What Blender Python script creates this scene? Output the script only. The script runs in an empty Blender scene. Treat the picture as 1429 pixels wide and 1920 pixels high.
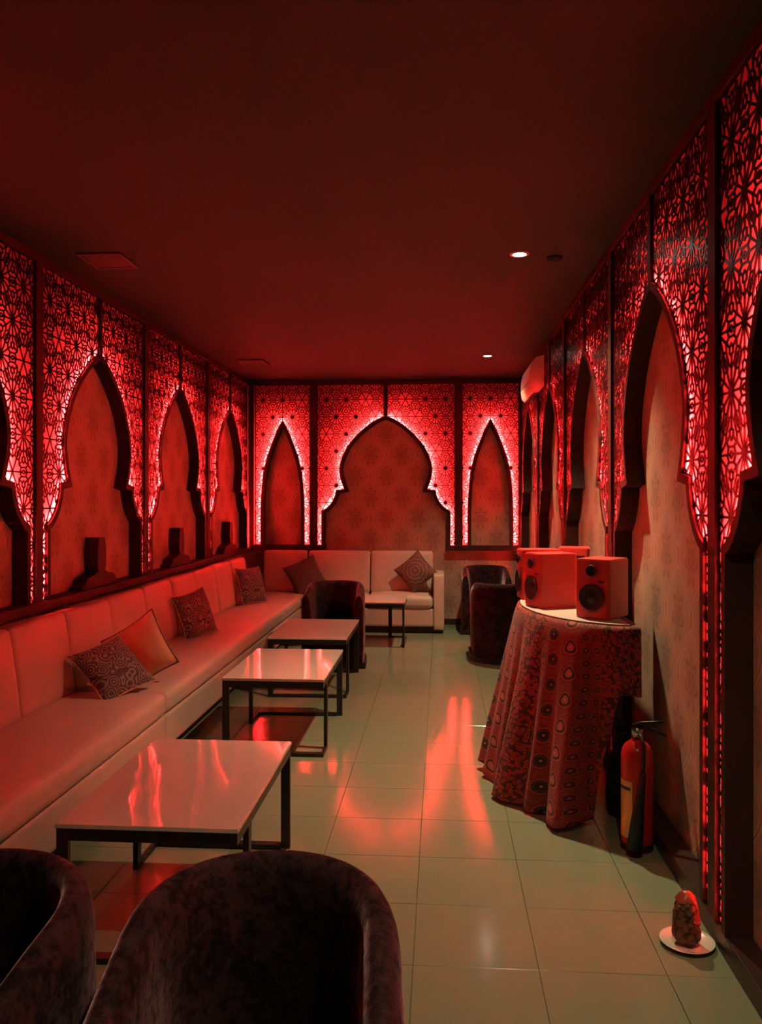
import bpy, bmesh, math, random
from mathutils import Vector, Matrix, noise

random.seed(7)
sc = bpy.context.scene
C = sc.collection
PI = math.pi

# ---------------------------------------------------------------- camera
F_PX, IW, IH = 1550.0, 1429.0, 1920.0
VPX, VPY = 827.0, 932.0
cam_d = bpy.data.cameras.new('camera')
cam = bpy.data.objects.new('camera', cam_d)
C.objects.link(cam)
cam_d.sensor_fit = 'VERTICAL'
cam_d.sensor_height = 36.0
cam_d.lens = F_PX / IH * 36.0
cam_d.shift_y = -(IH / 2 - VPY) / IH
cam_d.clip_start = 0.02
cam_d.clip_end = 60
cam.location = (0, 0, 1.5)
cam.rotation_euler = (PI / 2, 0, math.atan((VPX - IW / 2) / F_PX))
sc.camera = cam

# ---------------------------------------------------------------- world, exposure
w = bpy.data.worlds.new('world')
sc.world = w
w.use_nodes = True
w.node_tree.nodes['Background'].inputs[0].default_value = (0.006, 0.003, 0.003, 1)
w.node_tree.nodes['Background'].inputs[1].default_value = 1.0
sc.view_settings.view_transform = 'Standard'
sc.view_settings.look = 'None'
sc.view_settings.gamma = 1.0
sc.view_settings.use_curve_mapping = False
sc.view_settings.exposure = 0.0
sc.cycles.max_bounces = 5
sc.cycles.diffuse_bounces = 4
sc.cycles.glossy_bounces = 2
sc.cycles.transmission_bounces = 4
sc.cycles.transparent_max_bounces = 2
sc.cycles.adaptive_threshold = 0.025
sc.cycles.sample_clamp_indirect = 100.0
sc.cycles.caustics_reflective = False
sc.cycles.caustics_refractive = False

LED_STRENGTH = 600.0
LED_COLOR = (1.0, 0.042, 0.040)
LAMP_COLOR = (1.0, 0.80, 0.46)
LAMP_POWER = 17.0

# room
XL, XR, YB, YF = -2.28, 0.93, 9.70, -2.2     # lattice front planes / wall behind the camera
REC = 0.078                                  # depth from the lattice plane to the papered wall
ZC = 2.88                                    # ceiling
ZT = 2.83                                    # top of the lattice
A = 0.234                                    # rosette spacing


# ================================================================= helpers
def tag(o, label=None, cat=None, group=None, kind=None):
    if label: o['label'] = label
    if cat: o['category'] = cat
    if group: o['group'] = group
    if kind: o['kind'] = kind
    return o


def empty(name, loc=(0, 0, 0), rz=0.0, label=None, cat=None, group=None):
    o = bpy.data.objects.new(name, None)
    o.empty_display_size = 0.1
    C.objects.link(o)
    o.location = loc
    o.rotation_euler = (0, 0, rz)
    return tag(o, label, cat, group)


class MB:
    def __init__(s):
        s.v, s.f, s.m = [], [], []

    def add(s, vs, fs, mi=0):
        b = len(s.v)
        s.v += [tuple(p) for p in vs]
        for f in fs:
            s.f.append(tuple(b + i for i in f))
            s.m.append(mi)
        return s

    def box(s, x0, x1, y0, y1, z0, z1):
        return s.add([(x0, y0, z0), (x1, y0, z0), (x1, y1, z0), (x0, y1, z0),
                      (x0, y0, z1), (x1, y0, z1), (x1, y1, z1), (x0, y1, z1)],
                     [(0, 3, 2, 1), (4, 5, 6, 7), (0, 1, 5, 4), (1, 2, 6, 5), (2, 3, 7, 6), (3, 0, 4, 7)])

    def tube(s, pts, r, n=10, cap=True):
        pts = [Vector(p) for p in pts]
        rr = r if isinstance(r, (list, tuple)) else [r] * len(pts)
        rings = []
        up = Vector((0, 0, 1))
        prev = None
        for i, p in enumerate(pts):
            t = (pts[min(i + 1, len(pts) - 1)] - pts[max(i - 1, 0)])
            t = t.normalized() if t.length > 1e-9 else Vector((0, 0, 1))
            a = prev if prev is not None else (up if abs(t.z) < .9 else Vector((1, 0, 0)))
            a = (a - t * a.dot(t))
            a = a.normalized() if a.length > 1e-6 else t.orthogonal().normalized()
            prev = a
            b = t.cross(a)
            rings.append([p + (a * math.cos(2 * PI * k / n) + b * math.sin(2 * PI * k / n)) * rr[i] for k in range(n)])
        vs = [q for ring in rings for q in ring]
        fs = []
        for i in range(len(rings) - 1):
            for k in range(n):
                fs.append((i * n + k, i * n + (k + 1) % n, (i + 1) * n + (k + 1) % n, (i + 1) * n + k))
        if cap:
            fs.append(tuple(reversed(range(n))))
            fs.append(tuple((len(rings) - 1) * n + k for k in range(n)))
        return s.add(vs, fs)

    def lathe(s, prof, n=32, cx=0, cy=0, cap=True):
        vs, fs = [], []
        for r, z in prof:
            for k in range(n):
                a = 2 * PI * k / n
                vs.append((cx + r * math.cos(a), cy + r * math.sin(a), z))
        for i in range(len(prof) - 1):
            for k in range(n):
                fs.append((i * n + k, i * n + (k + 1) % n, (i + 1) * n + (k + 1) % n, (i + 1) * n + k))
        if cap:
            fs.append(tuple(reversed(range(n))))
            fs.append(tuple((len(prof) - 1) * n + k for k in range(n)))
        return s.add(vs, fs)

    def grid(s, fn, nu, nv, closed_u=False):
        vs = [fn(i / nu, j / nv) for j in range(nv + 1) for i in range(nu if closed_u else nu + 1)]
        W = nu if closed_u else nu + 1
        fs = []
        for j in range(nv):
            for i in range(nu):
                fs.append((j * W + i, j * W + (i + 1) % W, (j + 1) * W + (i + 1) % W, (j + 1) * W + i))
        return s.add(vs, fs)

    def mesh(s, name, mats, smooth=False, angle=None):
        me = bpy.data.meshes.new(name)
        me.from_pydata(s.v, [], s.f)
        if not isinstance(mats, (list, tuple)): mats = [mats]
        for m in mats: me.materials.append(m)
        if len(mats) > 1: me.polygons.foreach_set('material_index', s.m)
        if smooth or angle: me.polygons.foreach_set('use_smooth', [True] * len(me.polygons))
        if angle: me.set_sharp_from_angle(angle=math.radians(angle))
        me.update()
        return me

    def build(s, name, mats, parent=None, smooth=False, angle=None, bevel=0, seg=2, sub=0, weld=False):
        me = s.mesh(name, mats, smooth, angle)
        if weld or bevel:
            bm = bmesh.new(); bm.from_mesh(me)
            if weld: bmesh.ops.remove_doubles(bm, verts=bm.verts, dist=1e-5)
            bmesh.ops.recalc_face_normals(bm, faces=bm.faces)
            bm.to_mesh(me); bm.free()
        o = bpy.data.objects.new(name, me)
        C.objects.link(o)
        if parent: o.parent = parent
        if bevel:
            m = o.modifiers.new('bevel', 'BEVEL'); m.width = bevel; m.segments = seg; m.limit_method = 'ANGLE'
            m.angle_limit = math.radians(40)
            me.polygons.foreach_set('use_smooth', [True] * len(me.polygons)); 
            m.harden_normals = True
        if sub:
            m = o.modifiers.new('sub', 'SUBSURF'); m.levels = sub; m.render_levels = sub
        return o


def link(name, me, parent=None):
    o = bpy.data.objects.new(name, me); C.objects.link(o)
    if parent: o.parent = parent
    return o


def copy_tree(o, parent=None):
    c = o.copy(); C.objects.link(c); c.parent = parent
    for ch in list(o.children): copy_tree(ch, c)
    return c


# ================================================================= materials
MATS = {}


def newmat(name):
    m = bpy.data.materials.new(name); m.use_nodes = True
    MATS[name] = m
    nt = m.node_tree
    return m, nt, nt.nodes['Principled BSDF']


def setp(p, col=None, rough=None, metal=None, spec=None, sheen=None, sheen_tint=None, sheen_rough=None, coat=None):
    if col is not None: p.inputs['Base Color'].default_value = (*col, 1)
    if rough is not None: p.inputs['Roughness'].default_value = rough
    if metal is not None: p.inputs['Metallic'].default_value = metal
    if spec is not None: p.inputs['Specular IOR Level'].default_value = spec
    if sheen is not None: p.inputs['Sheen Weight'].default_value = sheen
    if sheen_tint is not None: p.inputs['Sheen Tint'].default_value = (*sheen_tint, 1)
    if sheen_rough is not None: p.inputs['Sheen Roughness'].default_value = sheen_rough
    if coat is not None: p.inputs['Coat Weight'].default_value = coat


def N(nt, t, **kw):
    n = nt.nodes.new(t)
    for k, v in kw.items(): setattr(n, k, v)
    return n


def math_n(nt, op, a, b=None, c=None):
    n = nt.nodes.new('ShaderNodeMath'); n.operation = op
    for i, x in enumerate((a, b, c)):
        if x is None: continue
        if isinstance(x, (int, float)): n.inputs[i].default_value = x
        else: nt.links.new(x, n.inputs[i])
    return n.outputs[0]


def smooth_n(nt, x, lo, hi):
    n = nt.nodes.new('ShaderNodeMapRange'); n.interpolation_type = 'SMOOTHSTEP'
    nt.links.new(x, n.inputs[0]); n.inputs[1].default_value = lo; n.inputs[2].default_value = hi
    return n.outputs[0]


def mix_n(nt, fac, a, b):
    n = nt.nodes.new('ShaderNodeMix'); n.data_type = 'RGBA'
    if isinstance(fac, (int, float)): n.inputs[0].default_value = fac
    else: nt.links.new(fac, n.inputs[0])
    for i, x in ((6, a), (7, b)):
        if isinstance(x, tuple): n.inputs[i].default_value = (*x, 1)
        else: nt.links.new(x, n.inputs[i])
    return n.outputs[2]


def coords(nt, kind='Object'):
    t = nt.nodes.new('ShaderNodeTexCoord')
    return t.outputs[kind]


def noise_n(nt, vec, scale, detail=3, rough=.5):
    n = nt.nodes.new('ShaderNodeTexNoise')
    if vec is not None: nt.links.new(vec, n.inputs['Vector'])
    n.inputs['Scale'].default_value = scale; n.inputs['Detail'].default_value = detail
    n.inputs['Roughness'].default_value = rough
    return n.outputs[0]


def bump_n(nt, p, h, strength=.2, dist=.005):
    b = nt.nodes.new('ShaderNodeBump'); b.inputs['Strength'].default_value = strength
    b.inputs['Distance'].default_value = dist
    nt.links.new(h, b.inputs['Height']); nt.links.new(b.outputs[0], p.inputs['Normal'])


def plain(name, col, rough=.5, vary=.12, scale=12, bump=0, bscale=80, **kw):
    m, nt, p = newmat(name)
    setp(p, col, rough, **kw)
    c = coords(nt)
    nz = noise_n(nt, c, scale, 4)
    lo = tuple(x * (1 - vary) for x in col); hi = tuple(min(1, x * (1 + vary)) for x in col)
    nt.links.new(mix_n(nt, nz, lo, hi), p.inputs['Base Color'])
    if bump: bump_n(nt, p, noise_n(nt, c, bscale, 3), bump, .002)
    return m


dark_wood = plain('dark_stained_wood', (.055, .018, .015), .5, .25, 6, spec=.25)
lattice_m = plain('lattice_lacquer', (.05, .010, .010), .28, .15, 9)
liner_m = plain('grey_liner', (.34, .30, .29), .7, .05, 5)
# red acrylic sheet: lets the strip light through, diffusing it
m, nt, p = newmat('red_acrylic'); acrylic_m = m
setp(p, (.30, .020, .024), .22)
tl = N(nt, 'ShaderNodeBsdfTranslucent'); tl.inputs[0].default_value = (.92, .40, .42, 1)
mx = N(nt, 'ShaderNodeMixShader'); mx.inputs[0].default_value = .72
nt.links.new(p.outputs[0], mx.inputs[1]); nt.links.new(tl.outputs[0], mx.inputs[2])
nt.links.new(mx.outputs[0], nt.nodes['Material Output'].inputs[0])
black_metal = plain('black_steel', (.013, .011, .011), .38, .2, 20)
ceil_m = plain('ceiling_paint', (.027, .046, .044), .75, .06, 3, bump=.08, bscale=160)
trim_m = plain('baseboard_paint', (.045, .018, .016), .35, .2, 8)
sofa_m = plain('cream_leatherette', (.62, .50, .42), .42, .07, 5, bump=.10, bscale=140)
plinth_m = plain('sofa_plinth', (.02, .014, .012), .6)
ac_m = plain('ac_plastic', (.72, .66, .58), .35, .03)
ac_dark = plain('ac_louvre_dark', (.10, .08, .075), .5)
speaker_m = plain('speaker_red', (.62, .065, .060), .38, .03)
cone_m = plain('speaker_cone', (.012, .011, .012), .55)
plate_m = plain('plate_ceramic', (.74, .66, .58), .25, .04)
black_m = plain('black_rubber', (.010, .009, .009), .5)
ext_red = plain('extinguisher_red', (.50, .018, .015), .22, .06)
label_m = plain('extinguisher_label', (.72, .44, .12), .45, .04)
label_d = plain('extinguisher_label_dark', (.06, .04, .03), .5)
chrome_m = plain('dull_chrome', (.6, .58, .55), .3, metal=1.0)
bag_m = plain('bag_fabric', (.010, .009, .010), .75, .3, 30, bump=.3, bscale=60)
table_wood = plain('console_wood', (.10, .06, .04), .5, .2, 14)
grout_m = plain('floor_grout', (.235, .245, .165), .8, .2, 30)
hidden_wall = plain('rear_wall_paint', (.26, .16, .13), .7)
vent_m = plain('vent_paint', (.075, .06, .052), .5)
vent_d = plain('vent_dark', (.02, .014, .012), .7)
ring_m = plain('downlight_ring', (.55, .50, .45), .35)

# table top: white glossy composite
m, nt, p = newmat('glossy_white_top'); tabletop_m = m
setp(p, (.70, .62, .55), .045)
c = coords(nt)
nt.links.new(mix_n(nt, noise_n(nt, c, 7, 5), (.66, .58, .51), (.73, .65, .58)), p.inputs['Base Color'])

# floor tile
m, nt, p = newmat('glazed_floor_tile'); tile_m = m
c = coords(nt)
oi = nt.nodes.new('ShaderNodeObjectInfo')
base = mix_n(nt, oi.outputs['Random'], (.255, .285, .185), (.275, .305, .20))
geo = nt.nodes.new('ShaderNodeNewGeometry')
nz = noise_n(nt, geo.outputs['Position'], 9, 6, .6)
nt.links.new(mix_n(nt, nz, base, (.235, .262, .17)), p.inputs['Base Color'])
r = nt.nodes.new('ShaderNodeMapRange'); nt.links.new(noise_n(nt, geo.outputs['Position'], 22, 4), r.inputs[0])
r.inputs[3].default_value = .07; r.inputs[4].default_value = .19
nt.links.new(r.outputs[0], p.inputs['Roughness'])
bump_n(nt, p, noise_n(nt, geo.outputs['Position'], 5, 2), .10, .004)

# led strip
m, nt, p = newmat('red_led'); led_m = m
nt.nodes.remove(p)
e = N(nt, 'ShaderNodeEmission'); e.inputs[0].default_value = (*LED_COLOR, 1); e.inputs[1].default_value = LED_STRENGTH
nt.links.new(e.outputs[0], nt.nodes['Material Output'].inputs[0])
m, nt, p = newmat('lit_lamp'); lamp_m = m
nt.nodes.remove(p)
e = N(nt, 'ShaderNodeEmission'); e.inputs[0].default_value = (1, .90, .72, 1); e.inputs[1].default_value = 40
nt.links.new(e.outputs[0], nt.nodes['Material Output'].inputs[0])


# damask wallpaper: ogee net of wavy lines with a palmette in every cell
def wallpaper(name, uaxis):
    m, nt, p = newmat(name)
    setp(p, (.4, .27, .2), .62)
    geo = nt.nodes.new('ShaderNodeNewGeometry')
    sp = nt.nodes.new('ShaderNodeSeparateXYZ'); nt.links.new(geo.outputs['Position'], sp.inputs[0])
    M_ = lambda op, a, b=None: math_n(nt, op, a, b)
    nz = noise_n(nt, geo.outputs['Position'], 24, 2)
    u = M_('ADD', sp.outputs[uaxis], M_('MULTIPLY', M_('SUBTRACT', nz, .5), .012))
    v = sp.outputs[2]
    PU, PV, AMP = .37, .50, .088
    cs_ = M_('MULTIPLY', M_('COSINE', M_('MULTIPLY', v, 2 * PI / PV)), AMP)
    wrap = lambda x, per: M_('MULTIPLY', M_('SUBTRACT', M_('DIVIDE', x, per), M_('ROUND', M_('DIVIDE', x, per))), per)
    d1 = M_('ABSOLUTE', wrap(M_('SUBTRACT', u, cs_), PU))
    d2 = M_('ABSOLUTE', wrap(M_('ADD', M_('SUBTRACT', u, PU / 2), cs_), PU))
    dl = M_('MINIMUM', d1, d2)
    band = M_('SUBTRACT', smooth_n(nt, dl, .004, .008), smooth_n(nt, dl, .016, .022))
    core = M_('SUBTRACT', 1.0, smooth_n(nt, dl, .004, .008))
    def motif(cu, cv):
        du = M_('DIVIDE', wrap(M_('SUBTRACT', u, cu), PU), .105)
        dv = M_('DIVIDE', wrap(M_('SUBTRACT', v, cv), PV), .150)
        r_ = M_('SQRT', M_('ADD', M_('MULTIPLY', du, du), M_('MULTIPLY', dv, dv)))
        an = M_('ARCTAN2', du, dv)
        lob = M_('ADD', .70, M_('MULTIPLY', M_('COSINE', M_('MULTIPLY', an, 7)), .16))
        q = M_('DIVIDE', r_, lob)
        outer = M_('SUBTRACT', 1.0, smooth_n(nt, q, .92, 1.04))
        ring = M_('SUBTRACT', smooth_n(nt, q, .50, .58), smooth_n(nt, q, .70, .78))
        stem = M_('SUBTRACT', 1.0, smooth_n(nt, M_('ABSOLUTE', du), .05, .12))
        return M_('MULTIPLY', outer, M_('SUBTRACT', 1.0, M_('MULTIPLY', M_('MAXIMUM', ring, M_('MULTIPLY', stem, .5)), .8)))
    mo = M_('MAXIMUM', motif(PU * .25, PV * .5), motif(PU * .75, 0))
    light, dark, ground = (.64, .46, .34), (.29, .16, .115), (.46, .30, .215)
    col = mix_n(nt, M_('MULTIPLY', mo, .8), ground, dark)
    col = mix_n(nt, M_('MULTIPLY', band, .75), col, light)
    col = mix_n(nt, M_('MULTIPLY', core, .6), col, dark)
    big = noise_n(nt, geo.outputs['Position'], 3.0, 5)
    col = mix_n(nt, M_('MULTIPLY', big, .2), col, (.40, .27, .19))
    nt.links.new(col, p.inputs['Base Color'])
    bump_n(nt, p, band, .12, .002)
    return m


paper_side = wallpaper('damask_wallpaper_side', 1)
paper_back = wallpaper('damask_wallpaper_back', 0)

# velvet
m, nt, p = newmat('crushed_velvet'); velvet_m = m
setp(p, (.016, .007, .009), .8, spec=.15, sheen=.8, sheen_tint=(1.0, .56, .66), sheen_rough=.27)
geo = nt.nodes.new('ShaderNodeNewGeometry')
n1 = noise_n(nt, geo.outputs['Position'], 38, 6, .7)
n2 = noise_n(nt, geo.outputs['Position'], 9, 3, .6)
k = smooth_n(nt, math_n(nt, 'ADD', math_n(nt, 'MULTIPLY', n1, .75), math_n(nt, 'MULTIPLY', n2, .4)), .46, .68)
nt.links.new(mix_n(nt, k, (.007, .003, .004), (.040, .017, .022)), p.inputs['Base Color'])
r = nt.nodes.new('ShaderNodeMapRange'); nt.links.new(k, r.inputs[0]); r.inputs[3].default_value = .30; r.inputs[4].default_value = 1.0
nt.links.new(r.outputs[0], p.inputs['Sheen Weight'])
bump_n(nt, p, n1, .45, .006)

# patterned cushion fabric
def paisley(name, a, b, scale):
    m, nt, p = newmat(name); setp(p, a, .75, sheen=.1)
    c = coords(nt)
    vo = nt.nodes.new('ShaderNodeTexVoronoi'); nt.links.new(c, vo.inputs['Vector']); vo.inputs['Scale'].default_value = scale
    rings = math_n(nt, 'SINE', math_n(nt, 'MULTIPLY', vo.outputs['Distance'], 26))
    nzz = noise_n(nt, c, scale * 2.2, 4)
    k = smooth_n(nt, math_n(nt, 'ADD', rings, math_n(nt, 'MULTIPLY', math_n(nt, 'SUBTRACT', nzz, .5), 2.4)), -.1, .5)
    nt.links.new(mix_n(nt, k, a, b), p.inputs['Base Color'])
    bump_n(nt, p, k, .2, .002)
    return m


cush_pattern = paisley('cushion_paisley', (.075, .060, .060), (.27, .22, .20), 16)
cush_back = plain('cushion_orange', (.62, .36, .22), .7, .1, 20)
cush_dark = plain('cushion_charcoal', (.12, .085, .075), .75, .25, 40)
cush_edge = plain('cushion_olive', (.14, .11, .07), .75, .2, 40)
# medallion cushion: concentric rings in object space
m, nt, p = newmat('cushion_medallion'); cush_medal = m
setp(p, (.3, .05, .04), .75)
c = coords(nt)
sp = nt.nodes.new('ShaderNodeSeparateXYZ'); nt.links.new(c, sp.inputs[0])
d = math_n(nt, 'SQRT', math_n(nt, 'ADD', math_n(nt, 'POWER', sp.outputs[0], 2), math_n(nt, 'POWER', sp.outputs[1], 2)))
ang = math_n(nt, 'ARCTAN2', sp.outputs[1], sp.outputs[0])
rg = math_n(nt, 'SINE', math_n(nt, 'ADD', math_n(nt, 'MULTIPLY', d, 150), math_n(nt, 'MULTIPLY', math_n(nt, 'SINE', math_n(nt, 'MULTIPLY', ang, 12)), .9)))
k = smooth_n(nt, rg, -.2, .4)
col = mix_n(nt, k, (.11, .045, .04), (.23, .085, .065))
nt.links.new(mix_n(nt, smooth_n(nt, d, .15, .17), col, (.17, .07, .06)), p.inputs['Base Color'])

# printed wax cloth (uv: metres along the cloth, metres down)
m, nt, p = newmat('printed_cotton'); print_m = m
setp(p, (.4, .05, .04), .75, sheen=.08)
uv = coords(nt, 'UV')
sp = nt.nodes.new('ShaderNodeSeparateXYZ'); nt.links.new(uv, sp.inputs[0])
U, V = sp.outputs[0], sp.outputs[1]
red, dk, cream, maroon = (.44, .046, .036), (.035, .014, .012), (.60, .24, .17), (.19, .022, .018)


def drops(cw, ch, off, scale_r, tear):
    cu = math_n(nt, 'DIVIDE', U, cw)
    cv = math_n(nt, 'ADD', math_n(nt, 'DIVIDE', V, ch), off)
    fu = math_n(nt, 'SUBTRACT', math_n(nt, 'FRACT', cu), .5)
    fv = math_n(nt, 'SUBTRACT', math_n(nt, 'FRACT', cv), .5)
    fu = math_n(nt, 'MULTIPLY', fu, cw); fv = math_n(nt, 'MULTIPLY', fv, ch)
    wid = math_n(nt, 'ADD', 1.0, math_n(nt, 'MULTIPLY', fv, tear))
    fu = math_n(nt, 'DIVIDE', fu, math_n(nt, 'MAXIMUM', wid, .3))
    return math_n(nt, 'DIVIDE', math_n(nt, 'SQRT', math_n(nt, 'ADD', math_n(nt, 'POWER', fu, 2), math_n(nt, 'POWER', fv, 2))), scale_r)


# ground: fine speckle
vo = nt.nodes.new('ShaderNodeTexVoronoi'); nt.links.new(uv, vo.inputs['Vector']); vo.inputs['Scale'].default_value = 62
vd = vo.outputs['Distance']
fill = mix_n(nt, smooth_n(nt, vd, .30, .38), mix_n(nt, smooth_n(nt, vd, .12, .18), (.42, .15, .11), maroon), mix_n(nt, smooth_n(nt, vd, .50, .58), red, (.075, .016, .014)))
vo2 = nt.nodes.new('ShaderNodeTexVoronoi'); nt.links.new(uv, vo2.inputs['Vector']); vo2.inputs['Scale'].default_value = 120
ground = mix_n(nt, smooth_n(nt, vo2.outputs['Distance'], .25, .45), red, (.25, .026, .022))
band = math_n(nt, 'FRACT', math_n(nt, 'DIVIDE', U, .50))
big = drops(.10, .118, 0.0, .030, 0)
tear = drops(.10, .118, .5, .030, 12)
small = drops(.050, .058, .2, .0145, 14)
tiny = drops(.10, .059, .3, .010, 0)


def rings(dn, core, ring):
    c1 = mix_n(nt, smooth_n(nt, dn, .95, 1.02), dk, red)
    c1 = mix_n(nt, smooth_n(nt, dn, 1.22, 1.28), c1, maroon)
    c1 = mix_n(nt, smooth_n(nt, dn, 1.40, 1.48), c1, ground)
    inner = mix_n(nt, smooth_n(nt, dn, .62, .68), core, ring)
    inner = mix_n(nt, smooth_n(nt, dn, .14, .2), cream, inner)
    return mix_n(nt, smooth_n(nt, dn, .84, .9), inner, c1)


cb = rings(big, dk, (.075, .05, .042))
ct = rings(tear, (.45, .10, .075), dk)
cs = rings(small, maroon, dk)
cd = mix_n(nt, smooth_n(nt, tiny, .95, 1.05), dk, ground)
cc = mix_n(nt, smooth_n(nt, band, .199, .201), cs, ct)
cc = mix_n(nt, smooth_n(nt, band, .399, .401), cc, cd)
cc = mix_n(nt, smooth_n(nt, band, .439, .441), cc, cb)
cc = mix_n(nt, smooth_n(nt, band, .599, .601), cc, fill)
nt.links.new(cc, p.inputs['Base Color'])
bump_n(nt, p, noise_n(nt, uv, 300, 2), .1, .001)

# crumbly brown lump
m, nt, p = newmat('brown_crumbly'); crumb_m = m
setp(p, (.12, .04, .02), .55)
c = coords(nt)
vo = nt.nodes.new('ShaderNodeTexVoronoi'); nt.links.new(c, vo.inputs['Vector']); vo.inputs['Scale'].default_value = 55
k = smooth_n(nt, vo.outputs['Distance'], .42, .80)
nt.links.new(mix_n(nt, k, (.17, .062, .034), (.05, .016, .010)), p.inputs['Base Color'])
bump_n(nt, p, k, .8, .006)

# ================================================================= setting
# floor: base slab plus tiles
floor = MB().box(XL - .3, XR + .3, YF - .2, YB + .3, -.12, -.008).build('floor', grout_m)
tag(floor, 'greenish beige glazed tile floor', kind='structure')
T = .40
tm = MB()
g, bv = .0008, .0016
x0, x1 = -T / 2 + g, T / 2 - g
tm.add([(x0, x0, -.008), (x1, x0, -.008), (x1, x1, -.008), (x0, x1, -.008),
        (x0, x0, -bv), (x1, x0, -bv), (x1, x1, -bv), (x0, x1, -bv),
        (x0 + bv, x0 + bv, 0), (x1 - bv, x0 + bv, 0), (x1 - bv, x1 - bv, 0), (x0 + bv, x1 - bv, 0)],
       [(0, 1, 5, 4), (1, 2, 6, 5), (2, 3, 7, 6), (3, 0, 4, 7), (4, 5, 9, 8), (5, 6, 10, 9), (6, 7, 11, 10), (7, 4, 8, 11), (8, 9, 10, 11)])
tile_me = tm.mesh('tile', tile_m)
rt = random.Random(3)
for i in range(-6, 3):
    for j in range(-11, 18):
        cx, cy = -.09 + T * (i + .5), 3.05 + T * (j + .5)
        if cx + T / 2 < XL - .08 or cx - T / 2 > XR + .08 or cy - T / 2 > YB + .08: continue
        o = link('tile', tile_me, floor)
        o.location = (cx, cy, 0)
        o.rotation_euler = (rt.uniform(-.0011, .0011), rt.uniform(-.0011, .0011), 0)

ceiling = MB().box(XL - .3, XR + .3, YF - .2, YB + .3, ZC, ZC + .12).build('ceiling', ceil_m)
tag(ceiling, 'plain dark brown ceiling', kind='structure')
wl = MB().box(XL - REC - .12, XL - REC, YF, YB + REC, 0, ZC).build('wall_left', paper_side)
tag(wl, 'left wall with damask wallpaper', kind='structure')
wr = MB().box(XR + REC, XR + REC + .12, YF, YB + REC, 0, ZC).build('wall_right', paper_side)
tag(wr, 'right wall with damask wallpaper', kind='structure')
wb = MB().box(XL - REC - .12, XR + REC + .12, YB + REC, YB + REC + .12, 0, ZC).build('wall_back', paper_back)
tag(wb, 'back wall with damask wallpaper', kind='structure')
wf = MB().box(XL - REC - .12, XR + REC + .12, YF - .12, YF, 0, ZC).build('wall_front', hidden_wall)
tag(wf, 'plain wall behind the viewer', kind='structure')

# baseboards, rails, top trims, corner posts
tr = [
    ('baseboard_right', (XR - .012, XR + REC, YF, YB, 0, .075)),
    ('baseboard_back', (.04, XR - .012, YB + REC - .014, YB + REC, 0, .07)),
    ('trim_1', (XL - REC, XL + .04, YF, YB + REC, .855, .905)),              # rail above the left sofa
    ('trim_2', (XL - REC, XL + .012, YF, YB + REC, ZT, ZC)),                 # top rails
    ('trim_3', (XR - .012, XR + REC, YF, YB + REC, ZT, ZC)),
    ('trim_4', (XL + .012, XR - .012, YB - .012, YB + REC, ZT, ZC)),
    ('trim_5', (XL - REC, XL + .062, YB - .03, YB + REC, .905, ZT)),          # corner posts
    ('trim_6', (XR - .028, XR + REC, YB - .03, YB + REC, .075, ZT)),
    ('trim_7', (XL + .04, -1.36, YB - .02, YB + REC, .875, .935)),           # sill rails under the back arches
    ('trim_8', (.06, XR - .012, YB - .02, YB + REC, .875, .935)),
]
for n, b in tr:
    o = MB().box(*b).build(n, trim_m if n.startswith('base') else dark_wood, bevel=.004)
    tag(o, 'dark wood trim', kind='structure')

# ================================================================= arch screens
RIGHT_PROFILE = [(0, 2.455), (.06, 2.432), (.12, 2.402), (.21, 2.343), (.30, 2.268), (.388, 2.178), (.45, 2.095), (.50, 2.0), (.53, 1.92),
                 (.544, 1.846), (.542, 1.78), (.53, 1.72), (.51, 1.655), (.485, 1.592), (.585, 1.578), (.592, 1.525), (.61, 1.478), (.638, 1.43),
                 (.675, 1.387), (.715, 1.357), (.757, 1.338)]
SMALL_PROFILE = [(0, 2.412), (.035, 2.345), (.08, 2.25), (.125, 2.14), (.165, 2.03), (.20, 1.91), (.228, 1.78), (.245, 1.64), (.255, 1.49), (.26, 1.30)]


def seg_clip(p, q, poly):
    """pieces of segment p-q inside polygon"""
    ts = [0.0, 1.0]
    dx, dz = q[0] - p[0], q[1] - p[1]
    for i in range(len(poly)):
        a, b = poly[i], poly[(i + 1) % len(poly)]
        ex, ez = b[0] - a[0], b[1] - a[1]
        den = dx * ez - dz * ex
        if abs(den) < 1e-12: continue
        t = ((a[0] - p[0]) * ez - (a[1] - p[1]) * ex) / den
        s = ((a[0] - p[0]) * dz - (a[1] - p[1]) * dx) / den
        if 0 < t < 1 and 0 <= s <= 1: ts.append(t)
    ts.sort()
    out = []
    for t0, t1 in zip(ts, ts[1:]):
        if t1 - t0 < 1e-4: continue
        tm_ = (t0 + t1) / 2
        if inside((p[0] + dx * tm_, p[1] + dz * tm_), poly):
            out.append(((p[0] + dx * t0, p[1] + dz * t0), (p[0] + dx * t1, p[1] + dz * t1)))
    return out


def inside(pt, poly):
    x, y = pt; r_ = False
    for i in range(len(poly)):
        (xa, ya), (xb, yb) = poly[i], poly[(i + 1) % len(poly)]
        if (ya > y) != (yb > y) and x < (xb - xa) * (y - ya) / (yb - ya) + xa: r_ = not r_
    return r_


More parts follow.
